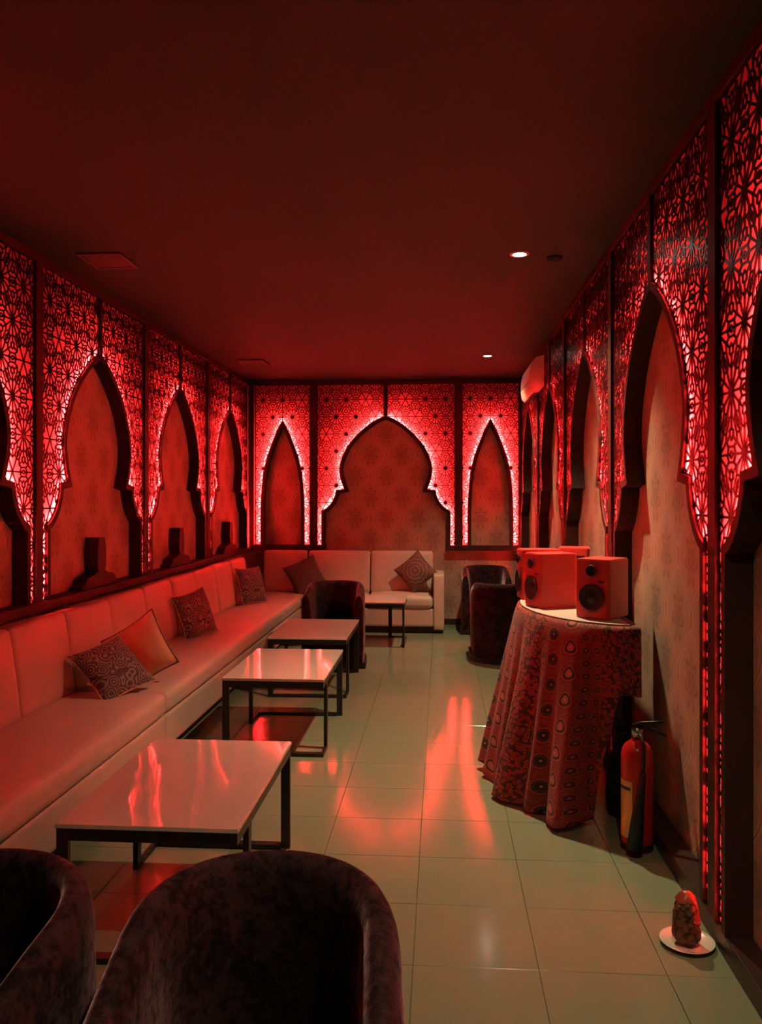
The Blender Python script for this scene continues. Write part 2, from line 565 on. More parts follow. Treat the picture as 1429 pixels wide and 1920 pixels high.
def pattern(u0, u1, z0, z1, seed):
    """segments and hub discs of the rosette lattice covering a rectangle"""
    rr = random.Random(seed)
    segs, discs = [], []
    R1, R2 = .335 * A, .415 * A
    dz = A * math.sqrt(3) / 2
    k0 = int((2.65 - z1) / dz) - 2; k1 = int((2.65 - z0) / dz) + 2
    for k in range(k0, k1):
        zc = 2.65 - k * dz
        off = .5 if k % 2 else 0
        for i in range(int(u0 / A) - 2, int(u1 / A) + 3):
            uc = (i + off) * A
            P = lambda r, deg: (uc + r * math.cos(math.radians(deg)), zc + r * math.sin(math.radians(deg)))
            star = rr.random() < .13
            if star:
                for s in range(6): segs.append((P(0, 60 * s), P(R1, 60 * s)))
            else:
                for s in range(12): segs.append((P(.018, 30 * s), P(R1, 30 * s)))
                discs.append((uc, zc))
            for s in range(12):
                segs.append((P(R1, 30 * s), P(R2, 30 * s + 15)))
                segs.append((P(R2, 30 * s + 15), P(R1, 30 * s + 30)))
            # connectors towards three of the six neighbours
            for d_ in (0, 60, 120):
                nx, nz_ = math.cos(math.radians(d_)), math.sin(math.radians(d_))
                ox, oz = uc + nx * A, zc + nz_ * A
                Q = lambda r, deg: (ox + r * math.cos(math.radians(deg)), oz + r * math.sin(math.radians(deg)))
                segs.append((P(R2, d_ + 15), Q(R2, d_ + 180 - 15)))
                segs.append((P(R2, d_ - 15), Q(R2, d_ + 180 + 15)))
                e0, e1 = P(R1, d_), Q(R1, d_ + 180)
                mx, mz = (e0[0] + e1[0]) / 2, (e0[1] + e1[1]) / 2
                L_ = .10 * A; wd = .042 * A
                a_ = (mx - nx * L_, mz - nz_ * L_); b_ = (mx + nx * L_, mz + nz_ * L_)
                t1 = (mx - nz_ * wd, mz + nx * wd); t2 = (mx + nz_ * wd, mz - nx * wd)
                segs += [(e0, a_), (b_, e1), (a_, t1), (t1, b_), (b_, t2), (t2, a_)]
            # small tripod at the triangle centres
            for d_ in (30, 90):
                cpt = P(A / math.sqrt(3), d_)
                for s in range(3):
                    an = math.radians(d_ + 180 + 120 * s)
                    r0, r1_ = .075 * A, A / math.sqrt(3) - R1
                    segs.append(((cpt[0] + r0 * math.cos(an), cpt[1] + r0 * math.sin(an)), (cpt[0] + r1_ * math.cos(an), cpt[1] + r1_ * math.sin(an))))
                    an2 = math.radians(d_ + 180 + 120 * (s + 1))
                    an3 = math.radians(d_ + 180 + 120 * s + 60)
                    rt_ = .085 * A
                    segs.append(((cpt[0] + r0 * math.cos(an), cpt[1] + r0 * math.sin(an)), (cpt[0] + rt_ * math.cos(an3), cpt[1] + rt_ * math.sin(an3))))
                    segs.append(((cpt[0] + rt_ * math.cos(an3), cpt[1] + rt_ * math.sin(an3)), (cpt[0] + r0 * math.cos(an2), cpt[1] + r0 * math.sin(an2))))
    return segs, discs


def lattice_mesh(poly, seed, bw=.0094, depth=.0045):
    us = [p_[0] for p_ in poly]; zs = [p_[1] for p_ in poly]
    segs, discs = pattern(min(us), max(us), min(zs), max(zs), seed)
    mb = MB()
    for a, b in segs:
        if max(a[0], b[0]) < min(us) or min(a[0], b[0]) > max(us): continue
        for p_, q in seg_clip(a, b, poly):
            dx, dz = q[0] - p_[0], q[1] - p_[1]
            L = math.hypot(dx, dz)
            if L < .001: continue
            ex, ez = dx / L * bw * .3, dz / L * bw * .3
            nx, nz_ = -dz / L * bw / 2, dx / L * bw / 2
            p0 = (p_[0] - ex, p_[1] - ez); q0 = (q[0] + ex, q[1] + ez)
            vs = []
            for y in (0, depth):
                vs += [(p0[0] + nx, y, p0[1] + nz_), (p0[0] - nx, y, p0[1] - nz_), (q0[0] - nx, y, q0[1] - nz_), (q0[0] + nx, y, q0[1] + nz_)]
            mb.add(vs, [(0, 1, 2, 3), (1, 5, 6, 2), (3, 7, 4, 0) if False else (0, 3, 7, 4), (7, 6, 5, 4)])
    for (u_, z_) in discs:
        if not inside((u_, z_), poly): continue
        n = 10; r_ = .023
        vs = [(u_ + r_ * math.cos(2 * PI * k / n), y, z_ + r_ * math.sin(2 * PI * k / n)) for y in (-.001, depth) for k in range(n)]
        mb.add(vs, [tuple(range(n))] + [(k, (k + 1) % n, n + (k + 1) % n, n + k) for k in range(n)])
    # thin border strip following the panel outline
    for i in range(len(poly)):
        a, b = poly[i], poly[(i + 1) % len(poly)]
        dx, dz = b[0] - a[0], b[1] - a[1]; L = math.hypot(dx, dz)
        if L < 1e-4: continue
        nx, nz_ = -dz / L * .005, dx / L * .005
        vs = []
        for y in (0, depth):
            vs += [(a[0] + nx, y, a[1] + nz_), (a[0] - nx, y, a[1] - nz_), (b[0] - nx, y, b[1] - nz_), (b[0] + nx, y, b[1] + nz_)]
        mb.add(vs, [(0, 1, 2, 3), (1, 5, 6, 2), (0, 3, 7, 4), (7, 6, 5, 4)])
    return mb.mesh('lattice_panel', lattice_m)


def offset_profile(prof, dist):
    out = []
    n = len(prof)
    for i in range(n):
        ns = []
        if i > 0:
            dx, dz = prof[i][0] - prof[i - 1][0], prof[i][1] - prof[i - 1][1]; L = math.hypot(dx, dz); ns.append((dz / L, -dx / L))
        if i < n - 1:
            dx, dz = prof[i + 1][0] - prof[i][0], prof[i + 1][1] - prof[i][1]; L = math.hypot(dx, dz); ns.append((dz / L, -dx / L))
        if i == 0:
            out.append((0, prof[0][1] + dist / ns[0][1]) if abs(ns[0][1]) > .2 else (prof[0][0], prof[0][1] - dist)); continue
        if len(ns) == 1: out.append((prof[i][0] + ns[0][0] * dist, prof[i][1] + ns[0][1] * dist)); continue
        (ax, az), (bx, bz) = ns
        k = max(.4, 1 + ax * bx + az * bz)
        out.append((prof[i][0] + (ax + bx) / k * dist, prof[i][1] + (az + bz) / k * dist))
    return out


FW = .036


def bay_meshes(profile, hw, zbot, ztop, mull, seed, post_half, mull_half=.02):
    """all part meshes of one bay, local: u = x, room side = -y, z up"""
    prof = profile + [(profile[-1][0], zbot)]
    inn = offset_profile(prof, FW)
    inn[0] = (0, max(inn[0][1], prof[0][1] - .11))
    M = {}
    edge = hw - post_half - .0055
    top_apex = prof[0][1]
    mh = mull_half if mull else 0.0
    for side, nm in ((1, 'R'), (-1, 'L')):
        poly = []
        if mull:
            # start the polygon where the mullion meets the arch
            k = 0
            while prof[k + 1][0] < mh: k += 1
            t = (mh - prof[k][0]) / (prof[k + 1][0] - prof[k][0])
            zs = prof[k][1] + (prof[k + 1][1] - prof[k][1]) * t
            body = [(mh, zs)] + prof[k + 1:]
        else:
            body = list(prof)
        poly = [(mh, ztop), (edge, ztop), (edge, zbot)] + list(reversed(body))
        poly = [(side * a, b) for a, b in poly]
        if side < 0: poly.reverse()
        M['lattice' + nm] = lattice_mesh(poly, seed + (side > 0))
        mb = MB(); mb.add([(a, .0052, b) for a, b in poly], [tuple(range(len(poly)))])
        M['acrylic' + nm] = mb.mesh('acrylic_sheet', acrylic_m)
        mb = MB(); mb.add([(a, .076, b) for a, b in poly], [tuple(range(len(poly)))])
        M['backing' + nm] = mb.mesh('backing_panel', liner_m)
        # led strip along the arch edge, behind the lattice
        outl = offset_profile(body, -.008)
        if not mull: outl[0] = (.004, prof[0][1] + .02)
        if len(outl) > 14: outl = [q for k, q in enumerate(outl) if k % 2 == 0 or k in (13, 15) or k > len(outl) - 3]
        outl[-1] = (outl[-1][0], zbot + .01)
        # a flat tape fixed on edge along the arch frame
        vs = []
        for a, b in outl: vs += [(side * a, .011, b), (side * a, .025, b)]
        M['strip' + nm] = MB().add(vs, [(2 * k, 2 * k + 1, 2 * k + 3, 2 * k + 2) for k in range(len(outl) - 1)]).mesh('light_strip', led_m)
    # arch frame
    path_o = [(-a, b) for a, b in reversed(prof[1:])] + prof
    path_i = [(-a, b) for a, b in reversed(inn[1:])] + inn
    mb = MB(); vs = []
    yf, yb_ = -.012, REC
    for (a, b), (c_, d_) in zip(path_o, path_i):
        vs += [(a, yf, b), (c_, yf, d_), (c_, yb_, d_), (a, yb_, b)]
    fs = []
    for i in range(len(path_o) - 1):
        q = 4 * i
        for j in range(4): fs.append((q + j, q + (j + 1) % 4, q + 4 + (j + 1) % 4, q + 4 + j))
    fs += [(3, 2, 1, 0), tuple(4 * (len(path_o) - 1) + j for j in range(4))]
    M['frame'] = mb.add(vs, fs).mesh('arch_frame', dark_wood)
    if mull:
        M['mullion'] = MB().box(-mh, mh, -.012, REC, prof[0][1] - .005, ztop).mesh('mullion', dark_wood)
    return M


def finial_mesh(zb):
    # stepped crest with a barrel-shaped upright, standing on the rail
    half = [(.30, 0), (.285, .022), (.245, .030), (.235, .052), (.20, .070), (.15, .078), (.10, .085), (.085, .098)]
    pts = [(a, b) for a, b in half] + [(-a, b) for a, b in reversed(half)]
    mb = MB()
    n = len(pts)
    mb.add([(a, y, zb + b) for y in (-.012, REC) for a, b in pts],
           [tuple(range(n)), tuple(reversed(range(n, 2 * n)))] + [(k, n + k, n + (k + 1) % n, (k + 1) % n) for k in range(n)])
    m1 = mb.mesh('crest', dark_wood)
    side = [(.052, .09), (.068, .14), (.072, .19), (.066, .25), (.052, .305), (.046, .325)]
    pts = [(a, b) for a, b in side] + [(-a, b) for a, b in reversed(side)]
    mb = MB(); n = len(pts)
    mb.add([(a, y, zb + b) for y in (-.016, REC) for a, b in pts],
           [tuple(range(n)), tuple(reversed(range(n, 2 * n)))] + [(k, n + k, n + (k + 1) % n, (k + 1) % n) for k in range(n)])
    return m1, mb.mesh('upright', dark_wood)


def place_bay(M, loc, rz, label, group, post=None, finial=None, name='arch_screen'):
    e = empty(name, loc, rz, label, 'wall screen', group)
    for k in ('latticeL', 'latticeR'): link('lattice_panel', M[k], e)
    for k in ('acrylicL', 'acrylicR'): link('acrylic_sheet', M[k], e)
    for k in ('backingL', 'backingR'): link('backing_panel', M[k], e)
    for k in ('stripL', 'stripR'): link('light_strip', M[k], e)
    link('arch_frame', M['frame'], e)
    if 'mullion' in M: link('mullion', M['mullion'], e)
    if post is not None: link('post', post, e)
    if finial:
        link('crest', finial[0], e); link('upright', finial[1], e)
    return e


PH = .0385
HW = .855
ML = bay_meshes(RIGHT_PROFILE, HW, .905, ZT, True, 11, PH)
MR = bay_meshes(RIGHT_PROFILE, .8525, .075, ZT, True, 21, PH)
MS = bay_meshes(SMALL_PROFILE, .371, .935, ZT, False, 31, PH)
MC = bay_meshes(RIGHT_PROFILE, HW, .905, ZT, True, 41, PH)
post_l = MB().box(-HW - PH, -HW + PH, -.014, REC, .905, ZT).mesh('post', dark_wood)
post_r = MB().box(.8525 - PH, .8525 + PH, -.014, REC, .075, ZT).mesh('post', dark_wood)
post_c = MB().box(-HW - PH + .002, -HW + PH, -.014, REC, .935, ZT).mesh('post', dark_wood)
post_s = MB().box(-.371 - PH, -.371 + PH, -.014, REC, .935, ZT).mesh('post', dark_wood)
fin = finial_mesh(.905)
G = 'backlit red lattice arch screens'
ll = ['leftmost arch screen on the left wall, cut off by the picture edge',
      'large backlit red arch screen on left wall above the near throw cushions',
      'middle-distance backlit red arch screen on left wall, between two other arches',
      'farthest backlit red arch screen on left wall, beside the room corner']
for k in range(4):
    place_bay(ML, (XL, 4.53 + 1.71 * k - 1.71 + HW, 0), PI / 2, ll[k], G, post_l, fin)
rl = ['rightmost arch screen on right wall, mostly cut off by the picture edge',
      'tall backlit red arch screen on right wall behind the fire extinguisher',
      'tall backlit red arch screen on right wall just beyond the red speakers',
      'narrow-looking arch screen on right wall just nearer than the air conditioner',
      'farthest arch screen on right wall, under and beyond the air conditioner']
for k in range(5):
    place_bay(MR, (XR, 2.885 + 1.705 * k - .8525, 0), -PI / 2, rl[k], G, post_r if k < 5 else None)
place_bay(MS, (-1.875, YB, 0), 0, 'narrow pointed arch screen at left end of the back wall', G)
place_bay(MC, (-.65, YB, 0), 0, 'wide backlit arch screen in the middle of the back wall above the sofa', G, post_c)
place_bay(MS, (.575, YB, 0), 0, 'narrow pointed arch screen at right end of back wall above armchairs', G, post_s)


# ================================================================= downlights and ceiling fittings
def downlight(x, y, label, power=LAMP_POWER):
    e = empty('downlight', (x, y, ZC), 0, label, 'ceiling light', 'recessed ceiling downlights')
    MB().lathe([(.036, -.001), (.040, -.006), (.052, -.006), (.056, 0), (.036, 0)], 32, cap=False).build('trim_ring', ring_m, e, angle=40)
    MB().lathe([(.001, -.004), (.034, -.004), (.034, -.0005), (.001, -.0005)], 28).build('lamp', lamp_m, e)
    ld = bpy.data.lights.new('downlight_beam', 'SPOT')
    ld.energy = power * 10; ld.color = LAMP_COLOR; ld.shadow_soft_size = .035
    ld.spot_size = math.radians(106); ld.spot_blend = 1.0
    lo = bpy.data.objects.new('downlight_beam', ld); C.objects.link(lo)
    lo.parent = e; lo.location = (0, 0, -.045)
    return e


downlight(.444, 4.735, 'lit round downlight in the ceiling, larger one nearer the viewer', LAMP_POWER * 1.5)
downlight(.445, 1.30, 'round downlight in the ceiling above the nearest armchairs', LAMP_POWER * .6)
downlight(.452, 8.126, 'lit round downlight in ceiling, smaller far one near the back wall')

o = empty('smoke_detector', (.651, 4.813, ZC), 0, 'small dark disc detector on ceiling beside the nearer downlight', 'detector')
MB().lathe([(.045, 0), (.045, -.012), (.036, -.022), (.015, -.026), (.001, -.026)], 24, cap=False).build('housing', vent_d, o, angle=40)
MB().lathe([(.012, -.026), (.010, -.032), (.001, -.032)], 16, cap=False).build('sensor', black_m, o, angle=40)


def vent(x, y, label):
    e = empty('ceiling_vent', (x, y, ZC), 0, label, 'vent', 'ceiling vents above the sofa')
    fr = MB()
    hx, hy, t = .13, .15, .022
    fr.box(-hx, hx, -hy, -hy + t, -.012, 0); fr.box(-hx, hx, hy - t, hy, -.012, 0)
    fr.box(-hx, -hx + t, -hy + t, hy - t, -.012, 0); fr.box(hx - t, hx, -hy + t, hy - t, -.012, 0)
    fr.build('frame', vent_m, e)
    MB().box(-hx + t, hx - t, -hy + t, hy - t, -.002, -.0005).build('backing', vent_d, e)
    sm = MB().add([(-hx + t, -.012, -.004), (hx - t, -.012, -.004), (hx - t, .012, -.011), (-hx + t, .012, -.011),
                   (-hx + t, -.012, -.0025), (hx - t, -.012, -.0025), (hx - t, .012, -.0095), (-hx + t, .012, -.0095)],
                  [(0, 3, 2, 1), (4, 5, 6, 7), (0, 1, 5, 4), (1, 2, 6, 5), (2, 3, 7, 6), (3, 0, 4, 7)]).mesh('slat', vent_m)
    for k in range(6):
        s = link('slat', sm, e); s.location = (0, -.105 + .042 * k, 0)
    return e


vent(-1.93, 4.68, 'dim slatted ceiling vent above the near end of the sofa')
vent(-1.91, 8.32, 'dim slatted ceiling vent near the back left corner')

# air conditioner on the right wall
ac = empty('air_conditioner', (XR - .014, 7.45, 2.44), 0, 'white wall-mounted air conditioner high on the right wall', 'air conditioner')
prof = [(0, .05), (-.05, .0), (-.095, -.005), (-.12, .03), (-.130, .10), (-.126, .19), (-.105, .27), (-.07, .312), (0, .325)]
n = len(prof)
MB().add([(a, y, b) for y in (0, .82) for a, b in prof], [tuple(range(n)), tuple(reversed(range(n, 2 * n)))] + [(k, n + k, n + (k + 1) % n, (k + 1) % n) for k in range(n)]).build('body', ac_m, ac, angle=50)
MB().add([(-.045, .06, .004), (-.092, .06, -.006), (-.092, .76, -.006), (-.045, .76, .004), (-.045, .06, -.002), (-.092, .06, -.012), (-.092, .76, -.012), (-.045, .76, -.002)],
         [(0, 1, 2, 3), (7, 6, 5, 4), (0, 4, 5, 1), (1, 5, 6, 2), (2, 6, 7, 3), (3, 7, 4, 0)]).build('louvre', ac_dark, ac)
MB().box(-.1325, -.1285, .05, .77, .10, .104).build('panel_seam', ac_dark, ac)


# ================================================================= sofa
def cushion_box(x0, x1, y0, y1, z0, z1, r, puff=(0, 0, 0), n=10):
    """rounded, slightly puffed block as one closed grid mesh"""
    bm = bmesh.new()
    bmesh.ops.create_cube(bm, size=2.0)
    bmesh.ops.subdivide_edges(bm, edges=bm.edges, cuts=n, use_grid_fill=True)
    cx, cy, cz = (x0 + x1) / 2, (y0 + y1) / 2, (z0 + z1) / 2
    hx, hy, hz = (x1 - x0) / 2, (y1 - y0) / 2, (z1 - z0) / 2
    mb = MB()
    for v in bm.verts:
        a, b, c_ = v.co
        # push grid lines to the rim so the rounding has vertices
        def warp(t, h):
            s = math.copysign(1, t); t = abs(t)
            inner = max(0.0, h - r)
            return s * (inner * min(1, t / .7) + (h - inner) * max(0, (t - .7) / .3))
        p_ = Vector((warp(a, hx), warp(b, hy), warp(c_, hz)))
        core = Vector((max(-(hx - r), min(hx - r, p_.x)), max(-(hy - r), min(hy - r, p_.y)), max(-(hz - r), min(hz - r, p_.z))))
        d_ = p_ - core
        if d_.length > 1e-6: p_ = core + d_.normalized() * r
        px = (1 - (p_.y / hy) ** 2) * (1 - (p_.z / hz) ** 2)
        py = (1 - (p_.x / hx) ** 2) * (1 - (p_.z / hz) ** 2)
        pz = (1 - (p_.x / hx) ** 2) * (1 - (p_.y / hy) ** 2)
        p_ += Vector((math.copysign(puff[0] * max(0, px), p_.x) if abs(p_.x) > hx * .6 else 0,
                      math.copysign(puff[1] * max(0, py), p_.y) if abs(p_.y) > hy * .6 else 0,
                      math.copysign(puff[2] * max(0, pz), p_.z) if abs(p_.z) > hz * .6 else 0))
        mb.v.append((cx + p_.x, cy + p_.y, cz + p_.z))
    bm.verts.index_update()
    for f in bm.faces:
        mb.f.append(tuple(v.index for v in f.verts)); mb.m.append(0)
    bm.free()
    return mb


def tilt(mb, pivot, axis, ang):
    R_ = Matrix.Rotation(ang, 3, axis); pv = Vector(pivot)
    mb.v = [tuple(R_ @ (Vector(v) - pv) + pv) for v in mb.v]
    return mb


SX0, SX1 = XL + .012, -1.545     # seat from the wall to its front


def sofa_run(name, label, y0, y1, bounds):
    e = empty(name, (0, y0, 0), 0, label, 'sofa', 'cream sofa sections')
    def b(mb, nm, mat, **kw):
        mb.v = [(a, c_ - y0, d_) for a, c_, d_ in mb.v]
        return mb.build(nm, mat, e, **kw)
    b(MB().box(SX0, SX1 - .07, y0 + .01, y1 - .01, 0, .075), 'plinth', plinth_m)
    b(cushion_box(SX0, SX1, y0 + .002, y1 - .002, .075, .272, .018), 'base', sofa_m, smooth=True)
    b(cushion_box(SX0 + .10, SX1 + .012, y0 + .003, y1 - .003, .272, .402, .042, (0, 0, .012)), 'seat_cushion', sofa_m, smooth=True)
    for a, c_ in zip(bounds, bounds[1:]):
        mb = cushion_box(SX0 + .035, SX0 + .21, a + .003, c_ - .003, .39, .858, .035, (.016, 0, .004))
        tilt(mb, (SX0 + .2, 0, .39), 'Y', -.14)
        xm = min(v[0] for v in mb.v)
        if xm < SX0: mb.v = [(max(v[0], SX0), v[1], v[2]) for v in mb.v]
        b(mb, 'back_cushion', sofa_m, smooth=True)
    b(MB().box(SX0, SX0 + .10, y0 + .004, y1 - .004, .27, .60), 'back_frame', sofa_m)
    return e


near_b = [2.16 + .60 * i for i in range(5)]
sofa_run('sofa_section', 'near section of the long cream sofa, running out of the picture', 2.16, 4.56, near_b)
far_b = [4.56 + .6135 * i for i in range(8)]
sofa_run('sofa_section', 'far section of long cream sofa along left wall, up to the corner', 4.56, 9.06, far_b)

# sofa along the back wall
SB0 = 9.07
e = empty('sofa_section', (SX0, SB0, 0), 0, 'cream sofa section with square arm along the back wall', 'sofa', 'cream sofa sections')


def bb(mb, nm, mat, **kw):
    mb.v = [(a - SX0, c_ - SB0, d_) for a, c_, d_ in mb.v]
    return mb.build(nm, mat, e, **kw)


yb = YB - .02
bb(MB().box(SX0 + .01, .02, SB0 + .05, yb, 0, .075), 'plinth', plinth_m)
bb(cushion_box(SX0, -.085, SB0 + .01, yb, .075, .275, .018), 'base', sofa_m, smooth=True)
sb = [SX0, -1.545, -.815, -.088]
bb(cushion_box(SX0, -1.545, SB0 + .003, yb - .1, .275, .402, .042, (0, 0, .01)), 'seat_cushion', sofa_m, smooth=True)
bb(cushion_box(-1.542, -.815, SB0 - .01, yb - .1, .275, .405, .042, (0, 0, .014)), 'seat_cushion', sofa_m, smooth=True)
bb(cushion_box(-.812, -.088, SB0 - .01, yb - .1, .275, .41, .045, (0, 0, .022)), 'seat_cushion', sofa_m, smooth=True)
for a, c_ in zip([SX0 + .20, -1.545, -.815], [-1.545, -.815, -.088]):
    mb = cushion_box(a + .003, c_ - .003, yb - .21, yb - .04, .39, .885, .035, (0, .016, .004))
    tilt(mb, (0, yb - .2, .39), 'X', -.12)
    mb.v = [(v[0], min(v[1], yb), v[2]) for v in mb.v]
    bb(mb, 'back_cushion', sofa_m, smooth=True)
bb(MB().box(SX0, -.088, yb - .10, yb, .27, .60), 'back_frame', sofa_m)
bb(cushion_box(-.084, .035, SB0 + .01, yb, .04, .648, .02), 'arm', sofa_m, smooth=True)


# ================================================================= tables
def make_table(label):
    e = empty('coffee_table', (0, 0, 0), 0, label, 'table', 'white-topped coffee tables')
    W, D, H = .60, .94, .45
    MB().box(-W / 2, W / 2, 0, D, H - .016, H).build('table_top', tabletop_m, e, bevel=.0025)
    ap = MB(); t = .022
    z0, z1 = H - .055, H - .016
    ap.box(-W / 2 + .004, W / 2 - .004, .004, .004 + t, z0, z1); ap.box(-W / 2 + .004, W / 2 - .004, D - .004 - t, D - .004, z0, z1)
    ap.box(-W / 2 + .004, -W / 2 + .004 + t, .004 + t, D - .004 - t, z0, z1); ap.box(W / 2 - .004 - t, W / 2 - .004, .004 + t, D - .004 - t, z0, z1)
    ap.build('apron', black_metal, e)
    # two bent flat-bar legs, the second the first turned half round
    lg, th = .038, .020
    def leg(flip, ret):
        def bx(x0, x1, y0, y1, z0_, z1_):
            if flip: x0, x1, y0, y1 = -x1, -x0, D - y1, D - y0
            return (x0, x1, y0, y1, z0_, z1_)
        mb = MB()
        mb.box(*bx(-W / 2 + .004, -W / 2 + .004 + lg, .004, .004 + th, 0, z0))                 # corner upright
        mb.box(*bx(-W / 2 + .004 + lg, W / 2 - .004 - th, .004, .004 + lg, 0, th))             # floor bar across
        mb.box(*bx(W / 2 - .004 - th, W / 2 - .004, .004, ret, 0, th))                          # return along the side
        mb.box(*bx(W / 2 - .004 - th, W / 2 - .004, ret - lg, ret, th, z0))                     # inset upright
        return mb.build('leg', black_metal, e)
    leg(False, .20); leg(True, .27)
    return e


tb = make_table('nearest white-topped coffee table with black bent-bar legs, beside the near armchairs')
tb.location = (-.94, 2.575, 0)
for x, y, rz, lb in ((-.972, 4.72, 0, 'second coffee table from the viewer, mirror-white top catching red reflections'),
                     (-1.0, 6.12, 0, 'third white-topped coffee table, pushed up to the lone dark armchair'),
                     (-.36, 8.22, PI / 2, 'farthest white-topped coffee table, in front of the back sofa')):
    c_ = copy_tree(tb); c_.location = (x, y, 0); c_.rotation_euler = (0, 0, rz); c_['label'] = lb
    if rz: c_.location = (x, y + .30, 0)


# ================================================================= tub armchairs
def make_chair(label):
    """faces local -y; origin on the floor under the middle"""
    e = empty('tub_armchair', (0, 0, 0), 0, label, 'armchair', 'dark velvet tub armchairs')
    HWc, DB, DFr, TH = .272, .31, .29, .08
    def plan(t, inset):
        """t in 0..1 from left arm front, round the back, to right arm front"""
        a, b = HWc - inset, DB - inset
        straight = DFr
        arc = PI * (a + b) / 2
        total = 2 * straight + arc
        s = t * total
        if s < straight: return Vector((-a, -straight + s, 0))
        if s > straight + arc: return Vector((a, -(s - straight - arc), 0))
        th = (s - straight) / arc * PI
        ex = 2 / 2.08
        cx, sx = math.cos(PI - th), math.sin(PI - th)
        return Vector((a * math.copysign(abs(cx) ** ex, cx), b * abs(sx) ** ex, 0))
    def hgt(t):
        k = abs(t - .5) * 2
        return .72 - .075 * max(0, (k - .35) / .65) ** 1.6
    NU = 56
    secs = []
    for i in range(NU + 1):
        t = i / NU
        k = abs(t - .5) * 2
        h = hgt(t)
        row = []
        for ins, zf in ((.004, .05), (0, .10), (-.004, .30), (-.002, h - .09), (.004, h - .045), (.018, h - .014), (TH * .5, h), (TH - .018, h - .012),
                        (TH - .004, h - .05), (TH + .004, h - .13), (TH + .012, .36), (TH + .012, .24)):
            row.append(plan(t, ins) + Vector((0, 0, zf)))
        secs.append(row)
    # rounded arm fronts
    def endcap(row, dirn):
        out = []
        c0 = sum(row, Vector()) / len(row)
        for q, (shr, push) in enumerate(((.96, .018), (.80, .034), (.45, .043))):
            r2 = []
            for v in row:
                mid = Vector((c0.x, v.y, v.z))
                vv = Vector((c0.x + (v.x - c0.x) * shr, v.y - push, v.z - (1 - shr) * .05 * (1 if v.z > .45 else 0)))
                r2.append(vv)
            out.append(r2)
        return out
    left = list(reversed(endcap(secs[0], -1))); right = endcap(secs[-1], 1)
    allr = left + secs + right
    n = len(allr[0]); vs = [v for r_ in allr for v in r_]; fs = []
    for i in range(len(allr) - 1):
        for j in range(n - 1):
            fs.append((i * n + j, (i + 1) * n + j, (i + 1) * n + j + 1, i * n + j + 1))
    fs.append(tuple(range(n))); fs.append(tuple(reversed([(len(allr) - 1) * n + j for j in range(n)])))
    MB().add(vs, fs).build('back_shell', velvet_m, e, smooth=True, sub=1)
    # seat
    cushion_box(-HWc + TH + .008, HWc - TH - .008, -DFr - .03, DB - TH - .03, .22, .355, .05, (0, 0, .02)).build('seat', velvet_m, e, smooth=True)
    mb = MB()
    ring = []
    for k in range(40):
        t = k / 39; q = plan(t, .035); ring.append(q)
    pts = ring
    nn = len(pts)
    mb.add([(q.x, q.y, z) for z in (.05, .27) for q in pts], [tuple(range(nn)), tuple(range(nn, 2 * nn))] + [(k, (k + 1) % nn, nn + (k + 1) % nn, nn + k) for k in range(nn)])
    mb.build('seat_base', velvet_m, e, weld=True)
    # plinth
    mb = MB()
    pts = [plan(k / 39, -.018) for k in range(40)]
    mb.add([(q.x, q.y - (.03 if k in (0, 39) else 0), z) for z in (0, .05) for k, q in enumerate(pts)],
           [tuple(range(nn)), tuple(range(nn, 2 * nn))] + [(k, (k + 1) % nn, nn + (k + 1) % nn, nn + k) for k in range(nn)])
    mb.build('plinth', black_m, e, weld=True)
    return e


ch = make_chair('large dark velvet tub armchair at bottom centre, nearest the viewer')
ch.location = (-.345, 1.545, 0); ch.rotation_euler = (0, 0, math.radians(5))
for x, y, rz, lb in ((-.955, 1.51, -3, 'dark velvet tub armchair cut off by the bottom left corner'),
                     (-.965, 7.50, 3, 'dark tub armchair at the far end of the third coffee table'),
                     (.555, 7.76, 180, 'dark tub armchair seen from behind, beside the cloth-draped table'),
                     (.50, 9.36, 0, 'dark tub armchair against the back wall, facing the viewer')):
    c_ = copy_tree(ch); c_.location = (x, y, 0); c_.rotation_euler = (0, 0, math.radians(rz)); c_['label'] = lb


# ================================================================= throw cushions
def throw_cushion(label, center, normal, up, size, thick, front, back, spin=0):
    e = empty('throw_cushion', center, 0, label, 'cushion', 'throw cushions on the sofa')
    zax = Vector(normal).normalized()
    yax = Vector(up); yax = (yax - zax * yax.dot(zax)).normalized()
    xax = yax.cross(zax)
    R_ = Matrix((xax, yax, zax)).transposed() @ Matrix.Rotation(math.radians(spin), 3, 'Z')
    e.rotation_euler = R_.to_euler()
    n = 18
    for s, nm, mt in ((1, 'front_cover', front), (-1, 'back_cover', back)):
        mb = MB()
        def fn(u, v, s=s):
            a, b = 2 * u - 1, 2 * v - 1
            pin = 1 - .09 * (1 - abs(a) ** 2) * abs(b) ** 3
            pin2 = 1 - .09 * (1 - abs(b) ** 2) * abs(a) ** 3
            h = ((1 - abs(a) ** 2.6) * (1 - abs(b) ** 2.6)) ** .55
            wr_ = .004 * math.sin(7 * a + 3 * b)
            return (a * size / 2 * pin2, b * size / 2 * pin, s * (thick / 2 * h + wr_ * h))
        mb.grid(fn, n, n)
        if s < 0: mb.f = [tuple(reversed(f)) for f in mb.f]
        mb.build(nm, mt, e, smooth=True)
    # corded seam round the rim
    pts = []
    for k in range(72):
        q = k / 72 * 4; sd = int(q); t = (q - sd) * 2 - 1
        a, b = [(t, -1), (1, t), (-t, 1), (-1, -t)][sd]
        pin = 1 - .09 * (1 - abs(a) ** 2) * abs(b) ** 3; pin2 = 1 - .09 * (1 - abs(b) ** 2) * abs(a) ** 3
        pts.append((a * size / 2 * pin2, b * size / 2 * pin, 0))
    pts.append(pts[0])
    MB().tube(pts, .004, 6, False).build('seam', back, e, smooth=True)
    return e


